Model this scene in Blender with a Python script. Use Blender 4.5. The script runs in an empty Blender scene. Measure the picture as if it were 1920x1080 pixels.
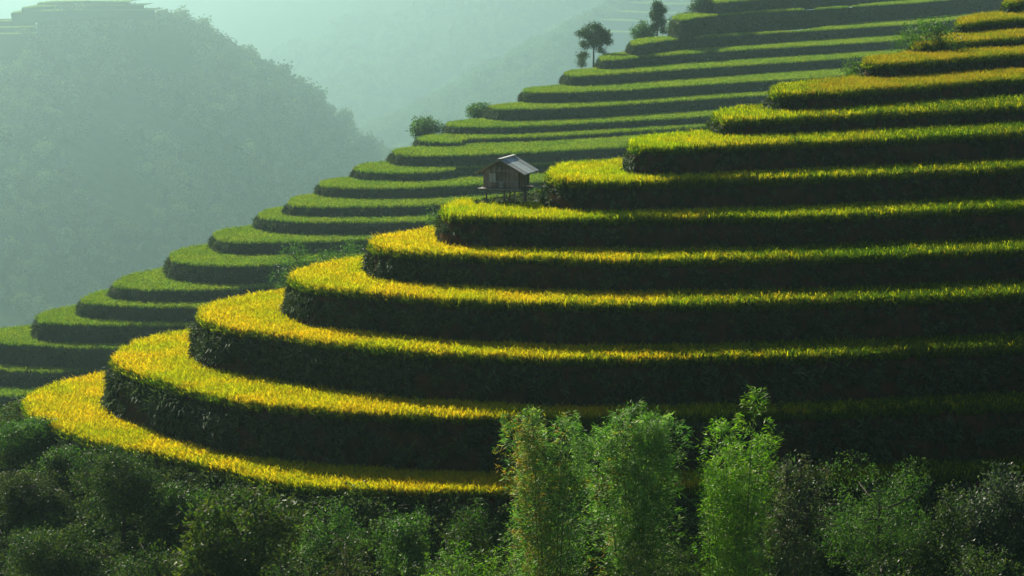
import bpy, bmesh, math, random
import numpy as np
from mathutils import Vector, noise, geometry

RNG = np.random.default_rng(7)
random.seed(7)
SC = bpy.context.scene
COL = SC.collection
R = math.radians

# ------------------------------------------------------------------ camera
FPX, CX, CY, YH = 4330.0, 960.0, 540.0, -150.0
PITCH = math.atan((CY - YH) / FPX)
cam_d = bpy.data.cameras.new('camera')
cam_d.sensor_width = 36.0
cam_d.lens = 36.0 * FPX / 1920.0
cam_d.clip_start = 1.0
cam_d.clip_end = 30000.0
cam = bpy.data.objects.new('camera', cam_d)
COL.objects.link(cam)
cam.location = (0, 0, 0)
cam.rotation_euler = (math.pi / 2 - PITCH, 0, 0)
SC.camera = cam

# ------------------------------------------------------------------ light
SUN_AZ, SUN_EL = R(32.0), R(32.0)        # azimuth to the left of the view direction (+Y)
SUN_STR, SKY_STR, EXPOSURE = 5.0, 0.05, 0.9
HAZE_DENSITY = 0.00017
world = bpy.data.worlds.new('World')
SC.world = world
world.use_nodes = True
nt = world.node_tree
for n in list(nt.nodes): nt.nodes.remove(n)
wo = nt.nodes.new('ShaderNodeOutputWorld'); wb = nt.nodes.new('ShaderNodeBackground'); sk = nt.nodes.new('ShaderNodeTexSky')
sk.sky_type = 'NISHITA'; sk.sun_disc = False
sk.sun_elevation = SUN_EL; sk.sun_rotation = -SUN_AZ
wb.inputs['Strength'].default_value = SKY_STR
nt.links.new(sk.outputs[0], wb.inputs[0]); nt.links.new(wb.outputs[0], wo.inputs[0])
sun_d = bpy.data.lights.new('sun', 'SUN')
sun_d.energy = SUN_STR; sun_d.angle = R(0.5); sun_d.color = (1.0, 0.93, 0.76)
sun = bpy.data.objects.new('sun', sun_d); COL.objects.link(sun)
to_sun = Vector((-math.sin(SUN_AZ) * math.cos(SUN_EL), math.cos(SUN_AZ) * math.cos(SUN_EL), math.sin(SUN_EL)))
sun.rotation_euler = to_sun.to_track_quat('Z', 'Y').to_euler()
sun.location = to_sun * 200
vs = SC.view_settings
vs.view_transform = 'Standard'; vs.look = 'None'; vs.gamma = 1.0; vs.use_curve_mapping = False
vs.exposure = EXPOSURE
SC.render.engine = 'CYCLES'
cy = SC.cycles
cy.max_bounces = 5; cy.diffuse_bounces = 2; cy.glossy_bounces = 1; cy.transmission_bounces = 3
cy.transparent_max_bounces = 4; cy.volume_bounces = 1
cy.use_denoising = True; cy.sample_clamp_indirect = 3.0; cy.sample_clamp_direct = 6.0
cy.caustics_reflective = False; cy.caustics_refractive = False

# ------------------------------------------------------------------ helpers
cp, sp = math.cos(PITCH), math.sin(PITCH)
def ray(px, py):
    a = (px - CX) / FPX; b = (CY - py) / FPX
    return np.array([a, cp + b * sp, -sp + b * cp])
def at_z(px, py, z):
    d = ray(px, py); return d * (z / d[2])
def at_y(px, py, y):
    d = ray(px, py); return d * (y / d[1])
def to_px(P):
    P = np.asarray(P, float)
    f = P[..., 1] * cp - P[..., 2] * sp
    u = P[..., 1] * sp + P[..., 2] * cp
    return CX + FPX * P[..., 0] / f, CY - FPX * u / f

def tag(o, label=None, cat=None, group=None, kind=None):
    if label: o['label'] = label
    if cat: o['category'] = cat
    if group: o['group'] = group
    if kind: o['kind'] = kind
    return o
def empty(name, loc=(0, 0, 0), rz=0.0):
    o = bpy.data.objects.new(name, None); COL.objects.link(o)
    o.location = loc; o.rotation_euler = (0, 0, rz); o.empty_display_size = 0.3
    return o
def link(name, me, parent=None, loc=None):
    o = bpy.data.objects.new(name, me); COL.objects.link(o)
    if parent: o.parent = parent
    if loc is not None: o.location = loc
    return o
def np_mesh(name, V, F, mat=None, col=None, smooth=False):
    """V (n,3), F (m,k) with constant k."""
    V = np.ascontiguousarray(V, np.float32); F = np.ascontiguousarray(F, np.int32)
    me = bpy.data.meshes.new(name)
    m, k = F.shape
    me.vertices.add(len(V)); me.vertices.foreach_set('co', V.ravel())
    me.loops.add(m * k); me.loops.foreach_set('vertex_index', F.ravel())
    me.polygons.add(m); me.polygons.foreach_set('loop_start', np.arange(0, m * k, k, dtype=np.int32))
    me.update(calc_edges=True)
    if smooth: me.polygons.foreach_set('use_smooth', np.ones(m, bool))
    if col is not None:
        a = me.color_attributes.new('tint', 'FLOAT_COLOR', 'POINT')
        c = np.ones((len(V), 4), np.float32); c[:, :3] = col
        a.data.foreach_set('color', c.ravel())
    if mat: me.materials.append(mat)
    return me

class MB:
    """collects boxes and tubes into one mesh"""
    def __init__(s): s.V = []; s.F = []
    def box(s, c, size, rot=None):
        i = len(s.V); c = Vector(c)
        for x, y, z in ((-1,-1,-1),(1,-1,-1),(1,1,-1),(-1,1,-1),(-1,-1,1),(1,-1,1),(1,1,1),(-1,1,1)):
            v = Vector((x*size[0]/2, y*size[1]/2, z*size[2]/2))
            if rot: v = rot @ v
            s.V.append(c + v)
        for f in ((0,3,2,1),(4,5,6,7),(0,1,5,4),(1,2,6,5),(2,3,7,6),(3,0,4,7)): s.F.append(tuple(i+j for j in f))
        return s
    def tube(s, pts, radii, n=6):
        rings = []
        pts = [Vector(p) for p in pts]
        for k, p in enumerate(pts):
            d = (pts[min(k+1, len(pts)-1)] - pts[max(k-1, 0)]).normalized()
            a = d.cross(Vector((0.31, 0.95, 0.05))).normalized(); b = d.cross(a)
            i = len(s.V)
            for q in range(n):
                t = 2*math.pi*q/n
                s.V.append(p + (a*math.cos(t) + b*math.sin(t))*radii[k])
            rings.append(i)
        for r0, r1 in zip(rings, rings[1:]):
            for q in range(n): s.F.append((r0+q, r0+(q+1) % n, r1+(q+1) % n, r1+q))
        s.F.append(tuple(rings[0]+q for q in range(n))[::-1]); s.F.append(tuple(rings[-1]+q for q in range(n)))
        return s
    def build(s, name, mat, parent=None, smooth=False):
        me = bpy.data.meshes.new(name); me.from_pydata([tuple(v) for v in s.V], [], s.F); me.update()
        if smooth: me.polygons.foreach_set('use_smooth', np.ones(len(me.polygons), bool))
        me.materials.append(mat)
        return link(name, me, parent)

# ------------------------------------------------------------------ materials
def new_mat(name):
    m = bpy.data.materials.new(name); m.use_nodes = True
    t = m.node_tree
    for n in list(t.nodes): t.nodes.remove(n)
    return m, t, t.nodes.new('ShaderNodeOutputMaterial')
def noise_node(t, scale, detail=3, rough=0.55):
    g = t.nodes.new('ShaderNodeNewGeometry'); n = t.nodes.new('ShaderNodeTexNoise')
    n.inputs['Scale'].default_value = scale; n.inputs['Detail'].default_value = detail; n.inputs['Roughness'].default_value = rough
    t.links.new(g.outputs['Position'], n.inputs['Vector'])
    return n
def ramp(t, src, stops):
    r = t.nodes.new('ShaderNodeValToRGB')
    e = r.color_ramp.elements
    e[0].position, e[0].color = stops[0][0], (*stops[0][1], 1)
    e[1].position, e[1].color = stops[-1][0], (*stops[-1][1], 1)
    for p, c in stops[1:-1]:
        x = e.new(p); x.color = (*c, 1)
    t.links.new(src, r.inputs[0]); return r
def leaf_material(name, trans=0.45, gloss=0.06, grough=0.4, var=0.25, scale=0.35, lo=(0.8, 0.9, 0.8), hi=(1.15, 1.05, 1.0), tmul=(1.25, 1.2, 0.6)):
    """diffuse + translucent leaf, coloured by each leaf's own tint and slow variation over the plot"""
    m, t, out = new_mat(name)
    at = t.nodes.new('ShaderNodeAttribute'); at.attribute_name = 'tint'
    nz = noise_node(t, scale, 3)
    rp = ramp(t, nz.outputs['Fac'], [(0.35, lo), (0.65, hi)])
    mx = t.nodes.new('ShaderNodeMix'); mx.data_type = 'RGBA'; mx.blend_type = 'MULTIPLY'; mx.inputs['Factor'].default_value = 1
    t.links.new(at.outputs['Color'], mx.inputs[6]); t.links.new(rp.outputs[0], mx.inputs[7])
    oi = t.nodes.new('ShaderNodeObjectInfo')
    hv = t.nodes.new('ShaderNodeHueSaturation')
    mr = t.nodes.new('ShaderNodeMapRange'); mr.inputs[3].default_value = 1 - var; mr.inputs[4].default_value = 1 + var
    t.links.new(oi.outputs['Random'], mr.inputs[0]); t.links.new(mr.outputs[0], hv.inputs['Value'])
    t.links.new(mx.outputs[2], hv.inputs['Color'])
    d = t.nodes.new('ShaderNodeBsdfDiffuse'); tr = t.nodes.new('ShaderNodeBsdfTranslucent')
    tm = t.nodes.new('ShaderNodeMix'); tm.data_type = 'RGBA'; tm.blend_type = 'MULTIPLY'; tm.inputs['Factor'].default_value = 1
    tm.inputs[7].default_value = (*tmul, 1)
    t.links.new(hv.outputs[0], d.inputs[0]); t.links.new(hv.outputs[0], tm.inputs[6]); t.links.new(tm.outputs[2], tr.inputs[0])
    m1 = t.nodes.new('ShaderNodeMixShader'); m1.inputs[0].default_value = trans
    t.links.new(d.outputs[0], m1.inputs[1]); t.links.new(tr.outputs[0], m1.inputs[2])
    last = m1
    if gloss > 0:
        g = t.nodes.new('ShaderNodeBsdfGlossy'); g.inputs['Roughness'].default_value = grough
        m2 = t.nodes.new('ShaderNodeMixShader'); m2.inputs[0].default_value = gloss
        t.links.new(m1.outputs[0], m2.inputs[1]); t.links.new(g.outputs[0], m2.inputs[2]); last = m2
    t.links.new(last.outputs[0], out.inputs[0])
    return m
def rough_material(name, stops, scale=1.5, rough=0.9, bump=0.4, spec=0.2, bscale=None):
    m, t, out = new_mat(name)
    nz = noise_node(t, scale, 6, 0.65)
    rp = ramp(t, nz.outputs['Fac'], stops)
    b = t.nodes.new('ShaderNodeBsdfPrincipled'); b.inputs['Roughness'].default_value = rough
    b.inputs['Specular IOR Level'].default_value = spec
    t.links.new(rp.outputs[0], b.inputs['Base Color'])
    n2 = noise_node(t, bscale or scale*4, 5, 0.6)
    bp = t.nodes.new('ShaderNodeBump'); bp.inputs['Strength'].default_value = bump; bp.inputs['Distance'].default_value = 0.15
    t.links.new(n2.outputs['Fac'], bp.inputs['Height']); t.links.new(bp.outputs[0], b.inputs['Normal'])
    t.links.new(b.outputs[0], out.inputs[0])
    return m
M = {}
M['rice_gold'] = leaf_material('rice_gold', 0.55, 0.0, var=0.18, scale=0.22, lo=(0.72, 0.92, 0.7), hi=(1.12, 1.0, 1.0))
M['rice_green'] = leaf_material('rice_green', 0.5, 0.0, var=0.15, scale=0.1, lo=(0.8, 0.92, 0.9), hi=(1.15, 1.05, 1.0))
M['weed'] = leaf_material('weed', 0.3, 0.02, grough=0.5, var=0.35, scale=0.5)
M['leaf'] = leaf_material('leaf', 0.45, 0.022, grough=0.45, var=0.0, scale=0.6, tmul=(0.95, 1.3, 0.5))
M['far_leaf'] = leaf_material('far_leaf', 0.35, 0.0, var=0.5, scale=0.006)
M['bank'] = rough_material('bank', [(0.3, (0.075, 0.034, 0.018)), (0.46, (0.055, 0.03, 0.016)), (0.56, (0.022, 0.02, 0.012)), (0.66, (0.018, 0.028, 0.01)), (0.8, (0.03, 0.03, 0.016))], 1.1, bump=0.8, spec=0.0)
M['far_bank'] = rough_material('far_bank', [(0.3, (0.045, 0.035, 0.025)), (0.55, (0.04, 0.055, 0.025)), (0.8, (0.06, 0.085, 0.03))], 0.6, bump=0.8, spec=0.0)
M['soil'] = rough_material('soil', [(0.3, (0.03, 0.045, 0.012)), (0.7, (0.05, 0.07, 0.02))], 1.0, spec=0.0)
M['ground'] = rough_material('ground', [(0.3, (0.02, 0.032, 0.012)), (0.5, (0.035, 0.05, 0.018)), (0.75, (0.055, 0.075, 0.028))], 0.08, bump=0.5, spec=0.0, bscale=0.5)
M['bark'] = rough_material('bark', [(0.3, (0.05, 0.04, 0.03)), (0.7, (0.12, 0.1, 0.08))], 6)
M['culm'] = rough_material('culm', [(0.3, (0.06, 0.08, 0.02)), (0.7, (0.14, 0.14, 0.04))], 5, rough=0.5)
def wood_mat(name, c0, c1):
    m, t, out = new_mat(name)
    tc = t.nodes.new('ShaderNodeTexCoord'); mp = t.nodes.new('ShaderNodeMapping'); mp.inputs['Scale'].default_value = (14, 14, 1.5)
    nz = t.nodes.new('ShaderNodeTexNoise'); nz.inputs['Scale'].default_value = 1.5; nz.inputs['Detail'].default_value = 5
    t.links.new(tc.outputs['Object'], mp.inputs[0]); t.links.new(mp.outputs[0], nz.inputs['Vector'])
    rp = ramp(t, nz.outputs['Fac'], [(0.3, c0), (0.7, c1)])
    oi = t.nodes.new('ShaderNodeObjectInfo'); hv = t.nodes.new('ShaderNodeHueSaturation')
    mr = t.nodes.new('ShaderNodeMapRange'); mr.inputs[3].default_value = 0.6; mr.inputs[4].default_value = 1.5
    t.links.new(oi.outputs['Random'], mr.inputs[0]); t.links.new(mr.outputs[0], hv.inputs['Value']); t.links.new(rp.outputs[0], hv.inputs['Color'])
    b = t.nodes.new('ShaderNodeBsdfPrincipled'); b.inputs['Roughness'].default_value = 0.85
    t.links.new(hv.outputs[0], b.inputs['Base Color']); t.links.new(b.outputs[0], out.inputs[0])
    return m
M['wood'] = wood_mat('weathered_wood', (0.09, 0.075, 0.06), (0.27, 0.22, 0.18))
M['pale_wood'] = wood_mat('pale_wood', (0.2, 0.21, 0.2), (0.34, 0.35, 0.33))
M['sheet'] = rough_material('roof_sheet', [(0.3, (0.42, 0.5, 0.46)), (0.6, (0.58, 0.66, 0.62)), (0.85, (0.36, 0.27, 0.18))], 1.3, rough=0.5, bump=0.1, spec=0.5)

# ------------------------------------------------------------------ contours
def smooth_line(P, step):
    """Catmull-Rom through P, resampled at about step metres (2D)"""
    P = np.asarray(P, float)
    Q = np.vstack([2*P[0]-P[1], P, 2*P[-1]-P[-2]])
    out = []
    for i in range(1, len(Q)-2):
        p0, p1, p2, p3 = Q[i-1], Q[i], Q[i+1], Q[i+2]
        # centripetal-ish through chord lengths
        t0 = 0.0; t1 = t0 + max(np.linalg.norm(p1-p0), 1e-3)**0.5; t2 = t1 + max(np.linalg.norm(p2-p1), 1e-3)**0.5; t3 = t2 + max(np.linalg.norm(p3-p2), 1e-3)**0.5
        n = max(2, int(np.linalg.norm(p2-p1)/step*2))
        t = np.linspace(t1, t2, n, endpoint=False)[:, None]
        A1 = (t1-t)/(t1-t0)*p0+(t-t0)/(t1-t0)*p1; A2 = (t2-t)/(t2-t1)*p1+(t-t1)/(t2-t1)*p2; A3 = (t3-t)/(t3-t2)*p2+(t-t2)/(t3-t2)*p3
        B1 = (t2-t)/(t2-t0)*A1+(t-t0)/(t2-t0)*A2; B2 = (t3-t)/(t3-t1)*A2+(t-t1)/(t3-t1)*A3
        out.append((t2-t)/(t2-t1)*B1+(t-t1)/(t2-t1)*B2)
    out = np.vstack(out + [P[-1:]])
    s = np.r_[0, np.cumsum(np.linalg.norm(np.diff(out, axis=0), axis=1))]
    k = max(4, int(s[-1]/step))
    u = np.linspace(0, s[-1], k)
    return np.c_[np.interp(u, s, out[:, 0]), np.interp(u, s, out[:, 1])]
def inside(poly, X):
    """points X (n,2) inside polygon"""
    x, y = X[:, 0], X[:, 1]; r = np.zeros(len(X), bool)
    x0, y0 = poly[:, 0], poly[:, 1]; x1, y1 = np.roll(x0, -1), np.roll(y0, -1)
    for a, b, c, d in zip(x0, y0, x1, y1):
        if b == d: continue
        m = (b > y) != (d > y)
        r ^= m & (x < (c-a)*(y-b)/(d-b)+a)
    return r
def seg_dist(line, X):
    best = np.full(len(X), 1e9)
    for a, b in zip(line[:-1], line[1:]):
        ab = b-a; L = ab@ab + 1e-9
        t = np.clip(((X-a)@ab)/L, 0, 1)
        best = np.minimum(best, np.hypot(X[:, 0]-a[0]-t*ab[0], X[:, 1]-a[1]-t*ab[1]))
    return best
def normals(line):
    t = np.gradient(line, axis=0); t /= np.linalg.norm(t, axis=1)[:, None] + 1e-9
    return np.c_[-t[:, 1], t[:, 0]]   # for a line running right -> tip -> back this must point outward (fixed by caller)

# each terrace: rice-top edge traced right -> round the tip -> back edge until it is hidden
# (ref column, y of front edge, y of the foot of its bank on the terrace below)
T_PX = [
 dict(ref=(1500, 890, None), p=[(2500,840),(1920,869),(1500,888),(1200,902),(950,906),(640,900),(500,884),(430,866),(320,841),(225,824),(160,806),(100,786),(62,766),(49,745),(58,728),(85,714),(125,702),(197,688)]),
 dict(ref=(1500, 757, 862), p=[(2500,712),(1920,741),(1500,757),(1200,764),(926,766),(844,765),(722,760),(600,752),(450,736),(320,707),(265,690),(233,673),(215,656),(235,640),(280,622),(360,608)]),
 dict(ref=(1500, 651, 742), p=[(2500,603),(1920,633),(1500,651),(1100,657),(860,650),(744,641),(667,634),(589,624),(531,614),(472,607),(418,599),(385,588),(376,574),(394,561),(441,548),(496,538),(540,532)]),
 dict(ref=(1500, 550, 629), p=[(2500,508),(1920,535),(1500,550),(1100,556),(860,548),(783,542),(706,536),(647,531),(589,524),(560,514),(552,500),(566,492),(608,482),(647,475),(690,469)]),
 dict(ref=(1500, 469, 531), p=[(2500,428),(1920,453),(1500,469),(1100,472),(860,464),(803,461),(745,457),(706,450),(698,441),(730,430),(780,421),(820,415)]),
 dict(ref=(1500, 391, 451), p=[(2500,346),(1920,374),(1500,391),(1109,395),(914,393),(850,390),(832,379),(845,369),(876,364),(905,360),(960,352),(1020,343)]),
 dict(ref=(1500, 319, 377), p=[(2500,273),(1920,301),(1500,319),(1320,324),(1109,327),(1048,323),(1030,309),(1051,299),(1109,295),(1175,289)]),
 dict(ref=(1592, 247, 300), p=[(2500,212),(1920,236),(1592,250),(1320,261),(1226,264),(1194,262),(1187,253),(1205,246),(1265,240),(1335,236)]),
 dict(ref=(1592, 203, 237), p=[(2500,158),(1920,187),(1592,203),(1437,210),(1362,211),(1344,200),(1378,193),(1440,188)]),
 dict(ref=(1670, 150, 184), p=[(2500,108),(1920,136),(1670,152),(1530,162),(1462,163),(1449,154),(1475,147),(1540,141),(1620,133)]),
 dict(ref=(1800, 98, 127), p=[(2500,60),(1920,90),(1800,98),(1690,106),(1636,108),(1625,100),(1660,95),(1722,88)]),
 dict(ref=(1860, 63, 80), p=[(2500,30),(1920,60),(1800,68),(1728,74),(1716,67),(1745,60),(1798,53)]),
 dict(ref=(1880, 28, 49), p=[(2500,-6),(1920,25),(1850,30),(1803,35),(1795,29),(1830,21),(1880,15)]),
 dict(ref=(1920, -8, 14), p=[(2500,-42),(1990,-12),(1920,-8),(1893,-4),(1886,-8),(1910,-14),(1950,-20)]),
 dict(ref=(2000, -46, -22), p=[(2500,-75),(2060,-50),(2000,-46),(1960,-40),(1955,-46),(1980,-52),(2020,-58)]),
]
B_PX = [
 dict(ref=(50, 735, None), p=[(1950,700),(900,722),(300,736),(0,736),(-80,728),(-120,716),(-60,700),(40,690)]),
 dict(ref=(50, 690, 721), p=[(1950,655),(900,680),(300,692),(50,690),(-60,682),(-90,668),(-40,655),(50,645)]),
 dict(ref=(50, 642, 682), p=[(1950,607),(900,630),(360,648),(215,648),(100,643),(0,638),(-45,628),(-30,617),(0,611),(65,604),(120,598)]),
 dict(ref=(150, 603, 638), p=[(1950,570),(900,590),(360,604),(225,603),(125,602),(78,598),(69,590),(85,580),(120,570),(160,564)]),
 dict(ref=(250, 568, 597), p=[(1950,534),(900,556),(500,567),(375,570),(225,567),(162,562),(154,555),(180,542),(207,537)]),
 dict(ref=(300, 538, 562), p=[(1950,500),(900,522),(511,532),(394,536),(297,538),(223,534),(211,528),(239,511),(293,499)]),
 dict(ref=(400, 492, 527), p=[(1950,448),(900,476),(550,488),(453,493),(375,491),(328,484),(318,474),(332,464),(363,457),(400,452)]),
 dict(ref=(550, 448, 472), p=[(1950,402),(900,434),(686,444),(550,448),(433,448),(406,441),(402,431),(418,425),(453,420),(490,416)]),
 dict(ref=(650, 411, 436), p=[(1950,364),(900,403),(815,408),(686,411),(550,410),(498,404),(489,393),(511,386),(545,381)]),
 dict(ref=(680, 382, 402), p=[(1950,334),(900,374),(822,378),(700,382),(589,382),(548,379),(542,371),(558,362),(600,357)]),
 dict(ref=(720, 347, 368), p=[(1950,300),(900,340),(838,344),(760,347),(650,347),(606,343),(600,337),(620,331),(665,327)]),
 dict(ref=(740, 319, 336), p=[(1950,276),(1000,304),(900,309),(862,310),(846,314),(830,316),(760,319),(700,318),(674,315),(667,309),(685,302),(735,298)]),
 dict(ref=(800, 286, 308), p=[(1950,236),(1175,270),(1000,280),(914,284),(800,287),(752,285),(736,277),(760,272),(790,269)]),
 dict(ref=(850, 261, 271), p=[(1950,200),(1109,246),(1000,252),(876,256),(862,261),(800,261),(786,254),(810,249),(840,247)]),
 dict(ref=(950, 233, 248), p=[(1950,176),(1320,214),(1100,226),(953,233),(855,233),(839,227),(860,222),(915,218)]),
 dict(ref=(1070, 198, 221), p=[(1950,142),(1440,174),(1320,181),(1070,197),(940,200),(919,195),(940,191),(980,188)]),
 dict(ref=(1150, 165, 186), p=[(1950,108),(1584,138),(1320,154),(1150,165),(1000,169),(981,163),(1000,160),(1055,156)]),
 dict(ref=(1200, 132, 152), p=[(1950,78),(1623,103),(1320,123),(1200,131),(1080,138),(1057,133),(1075,128),(1125,124)]),
 dict(ref=(1250, 99, 118), p=[(1950,48),(1670,73),(1320,94),(1200,103),(1140,108),(1124,102),(1140,98),(1185,94)]),
 dict(ref=(1300, 67, 88), p=[(1950,20),(1722,41),(1320,66),(1230,74),(1192,80),(1182,76),(1200,70),(1240,66)]),
 dict(ref=(1350, 25, 60), p=[(1950,-14),(1700,3),(1534,12),(1320,27),(1280,33),(1262,30),(1280,24),(1330,20)]),
 dict(ref=(1400, -4, 18), p=[(1950,-36),(1700,-22),(1500,-10),(1380,-2),(1340,1),(1328,-3),(1345,-9),(1400,-12)]),
]
RICE_H = 0.75
def chain(L, d0, batter):
    x, y, _ = L[0]['ref']
    z = at_y(x, y, d0)[2]; L[0]['z'] = z
    for a in L[1:]:
        x, yf, yb = a['ref']
        foot = at_z(x, yb, z)
        z = at_y(x, yf, foot[1] + batter)[2]
        a['z'] = z
chain(T_PX, 130.0, 0.35)
chain(B_PX, 330.0, 0.5)

def finish_contour(a, flank, back, step, wob, seed, xr=None):
    z = a['z']
    P = [at_z(x, y, z)[:2] for x, y in a['p']]
    P = [p for p in P if p[1] < back*0.9]
    P = [np.array([xr, P[0][1] + 14])] + P
    L = smooth_line(P, step)
    # small natural wobble
    n = normals(L); s = np.arange(len(L))*step
    w = np.array([noise.noise(Vector((v*0.16, seed*7.3, 0)))*1.0 + 0.45*noise.noise(Vector((v*0.55, seed*3.1, 4))) for v in s])*wob
    L = L + n*w[:, None]
    e = L[-1]
    f = np.array(flank)/np.hypot(*flank)
    tail = smooth_line([L[-1], e+f*8, e+f*25, e+f*50], step*3)[1:]
    line = np.vstack([L, tail])
    poly = np.vstack([line, [[max(L[0][0], line[-1][0]) + 5, back], [L[0][0]+5, back]]])
    a['vis'] = L; a['line'] = line; a['poly'] = poly
for i, a in enumerate(T_PX): finish_contour(a, (0.86, 0.5), 330, 0.5, 0.3, i, 120.0)
for i, a in enumerate(B_PX): finish_contour(a, (0.75, 0.66), 1000, 1.1, 0.5, 50+i, 260.0)
def vis_at(a, px):
    L = a['vis']; q, _ = to_px(np.c_[L, np.full(len(L), a['z'])]); k = len(L)//2
    ok = np.arange(len(L)); return int(ok[np.argmin(np.abs(q-px) + 0.0*ok)])

def terrace_mesh(a, zlow, batter, mat, smat, amp, freq, rows=7, grow=1.0):
    """stepped bank round a flat bed"""
    line, z = a['line'], a['z'] - RICE_H*a.get('rs', 1)
    n = -normals(line)
    # outward: away from the polygon
    test = line[len(line)//2] + n[len(line)//2]*0.5
    if inside(a['poly'], test[None])[0]: n = -n
    a['nrm'] = n
    m = len(line); V = []
    hs = np.linspace(0, 1, rows)
    for h in hs:
        zz = z + 0.03 - h*(z - zlow)
        off = batter*(h**0.8) - 0.12*(h == 0)
        for k in range(m):
            p = line[k]
            d = noise.fractal(Vector((p[0]*freq, p[1]*freq, zz*freq*1.4)), 1.0, 2.2, 4)*amp*(0.4 if h == 0 else 1)
            V.append((p[0]+n[k][0]*(off+d), p[1]+n[k][1]*(off+d), zz + (0.05*noise.noise(Vector((p[0]*.4, p[1]*.4, 9))) if h == 0 else 0)))
    F = []
    for r in range(rows-1):
        for k in range(m-1):
            i = r*m+k; F.append((i, i+m, i+m+1, i+1))
    V = np.array(V)
    bank = np_mesh('bank', V, np.array(F), mat, smooth=True)
    cap = [Vector((p[0], p[1], z)) for p in a['poly']]
    tri = geometry.tessellate_polygon([cap])
    bed = bpy.data.meshes.new('bed'); bed.from_pydata([tuple(c) for c in cap], [], [tuple(t) for t in tri]); bed.update()
    bed.materials.append(smat)
    return bank, bed

# ------------------------------------------------------------------ scatter (geometry nodes) for uncountable plants
GROUPS = {}
def scatter_group(name, srcs):
    g = bpy.data.node_groups.new(name, 'GeometryNodeTree')
    g.interface.new_socket('Geometry', in_out='INPUT', socket_type='NodeSocketGeometry')
    g.interface.new_socket('Geometry', in_out='OUTPUT', socket_type='NodeSocketGeometry')
    N, L = g.nodes, g.links
    gi = N.new('NodeGroupInput'); go = N.new('NodeGroupOutput')
    j = N.new('GeometryNodeJoinGeometry')
    for s in srcs:
        o = N.new('GeometryNodeObjectInfo'); o.inputs['Object'].default_value = s; o.inputs['As Instance'].default_value = True
        o.transform_space = 'ORIGINAL'
        L.new(o.outputs['Geometry'], j.inputs[0])
    ip = N.new('GeometryNodeInstanceOnPoints'); ip.inputs['Pick Instance'].default_value = True
    L.new(gi.outputs[0], ip.inputs['Points']); L.new(j.outputs[0], ip.inputs['Instance'])
    def attr(nm, typ):
        a = N.new('GeometryNodeInputNamedAttribute'); a.data_type = typ; a.inputs['Name'].default_value = nm; return a
    L.new(attr('pick', 'INT').outputs[0], ip.inputs['Instance Index'])
    L.new(attr('turn', 'FLOAT_VECTOR').outputs[0], ip.inputs['Rotation'])
    L.new(attr('size', 'FLOAT_VECTOR').outputs[0], ip.inputs['Scale'])
    L.new(ip.outputs[0], go.inputs[0])
    return g
def scatter(name, pts, turn, size, npick, group, parent=None):
    me = bpy.data.meshes.new(name + '_spots')
    pts = np.ascontiguousarray(pts, np.float32)
    me.vertices.add(len(pts)); me.vertices.foreach_set('co', pts.ravel())
    a = me.attributes.new('pick', 'INT', 'POINT'); a.data.foreach_set('value', (RNG.integers(0, npick, len(pts)) if isinstance(npick, int) else npick).astype(np.int32))
    a = me.attributes.new('turn', 'FLOAT_VECTOR', 'POINT'); a.data.foreach_set('vector', np.ascontiguousarray(turn, np.float32).ravel())
    size = np.asarray(size, np.float32)
    if size.ndim == 1: size = np.repeat(size[:, None], 3, 1)
    a = me.attributes.new('size', 'FLOAT_VECTOR', 'POINT'); a.data.foreach_set('vector', np.ascontiguousarray(size).ravel())
    me.update()
    o = link(name, me, parent)
    md = o.modifiers.new('scatter', 'NODES'); md.node_group = group
    o['kind'] = 'stuff'
    return o

def blades(n, rad, h, w, lean, cols, head=None, hcols=None, droop=0.35, segs=2, seed=0):
    """grass or rice tuft: bent strips; head = fraction of blades that carry a drooping ear"""
    r = np.random.default_rng(seed); V = []; F = []; C = []
    for i in range(n):
        a = r.uniform(0, 2*math.pi); q = rad*math.sqrt(r.uniform(0, 1))
        b = np.array([q*math.cos(a), q*math.sin(a), 0])
        d = np.array([math.cos(a+r.normal(0, 1.0)), math.sin(a+r.normal(0, 1.0)), 0]); d /= np.linalg.norm(d)
        side = np.array([-d[1], d[0], 0]); tw = r.uniform(0, math.pi)
        side = side*math.cos(tw)*1.0 + d*math.sin(tw)*1.0
        H = h*(r.uniform(0.55, 1.15) if head else r.uniform(0.75, 1.1)); ln = lean*r.uniform(0.3, 1.2)*H
        ear = head and r.uniform() < head
        c = np.array(cols[r.integers(len(cols))])*r.uniform(0.6, 1.2)
        ce = np.array(hcols[r.integers(len(hcols))])*r.uniform(0.8, 1.15) if ear else c
        k0 = len(V); ts = np.linspace(0, 1, segs+1)
        W = w*r.uniform(0.7, 1.3)*(1.5 if ear else 1)
        for t in ts:
            zz = H*(t - droop*t**3*(1.3 if ear else 1.0)*r.uniform(0.6, 1.1)); p = b + d*ln*t**1.8 + np.array([0, 0, zz])
            ww = W*(1.0 if t < 0.99 else 0.25)*(0.6+0.6*t if ear else 1.1-0.4*t)
            V += [p-side*ww/2, p+side*ww/2]
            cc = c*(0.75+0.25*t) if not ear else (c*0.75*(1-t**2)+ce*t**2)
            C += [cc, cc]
        for s_ in range(segs): F.append((k0+2*s_, k0+2*s_+1, k0+2*s_+3, k0+2*s_+2))
    return np.array(V), np.array(F), np.array(C)

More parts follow.
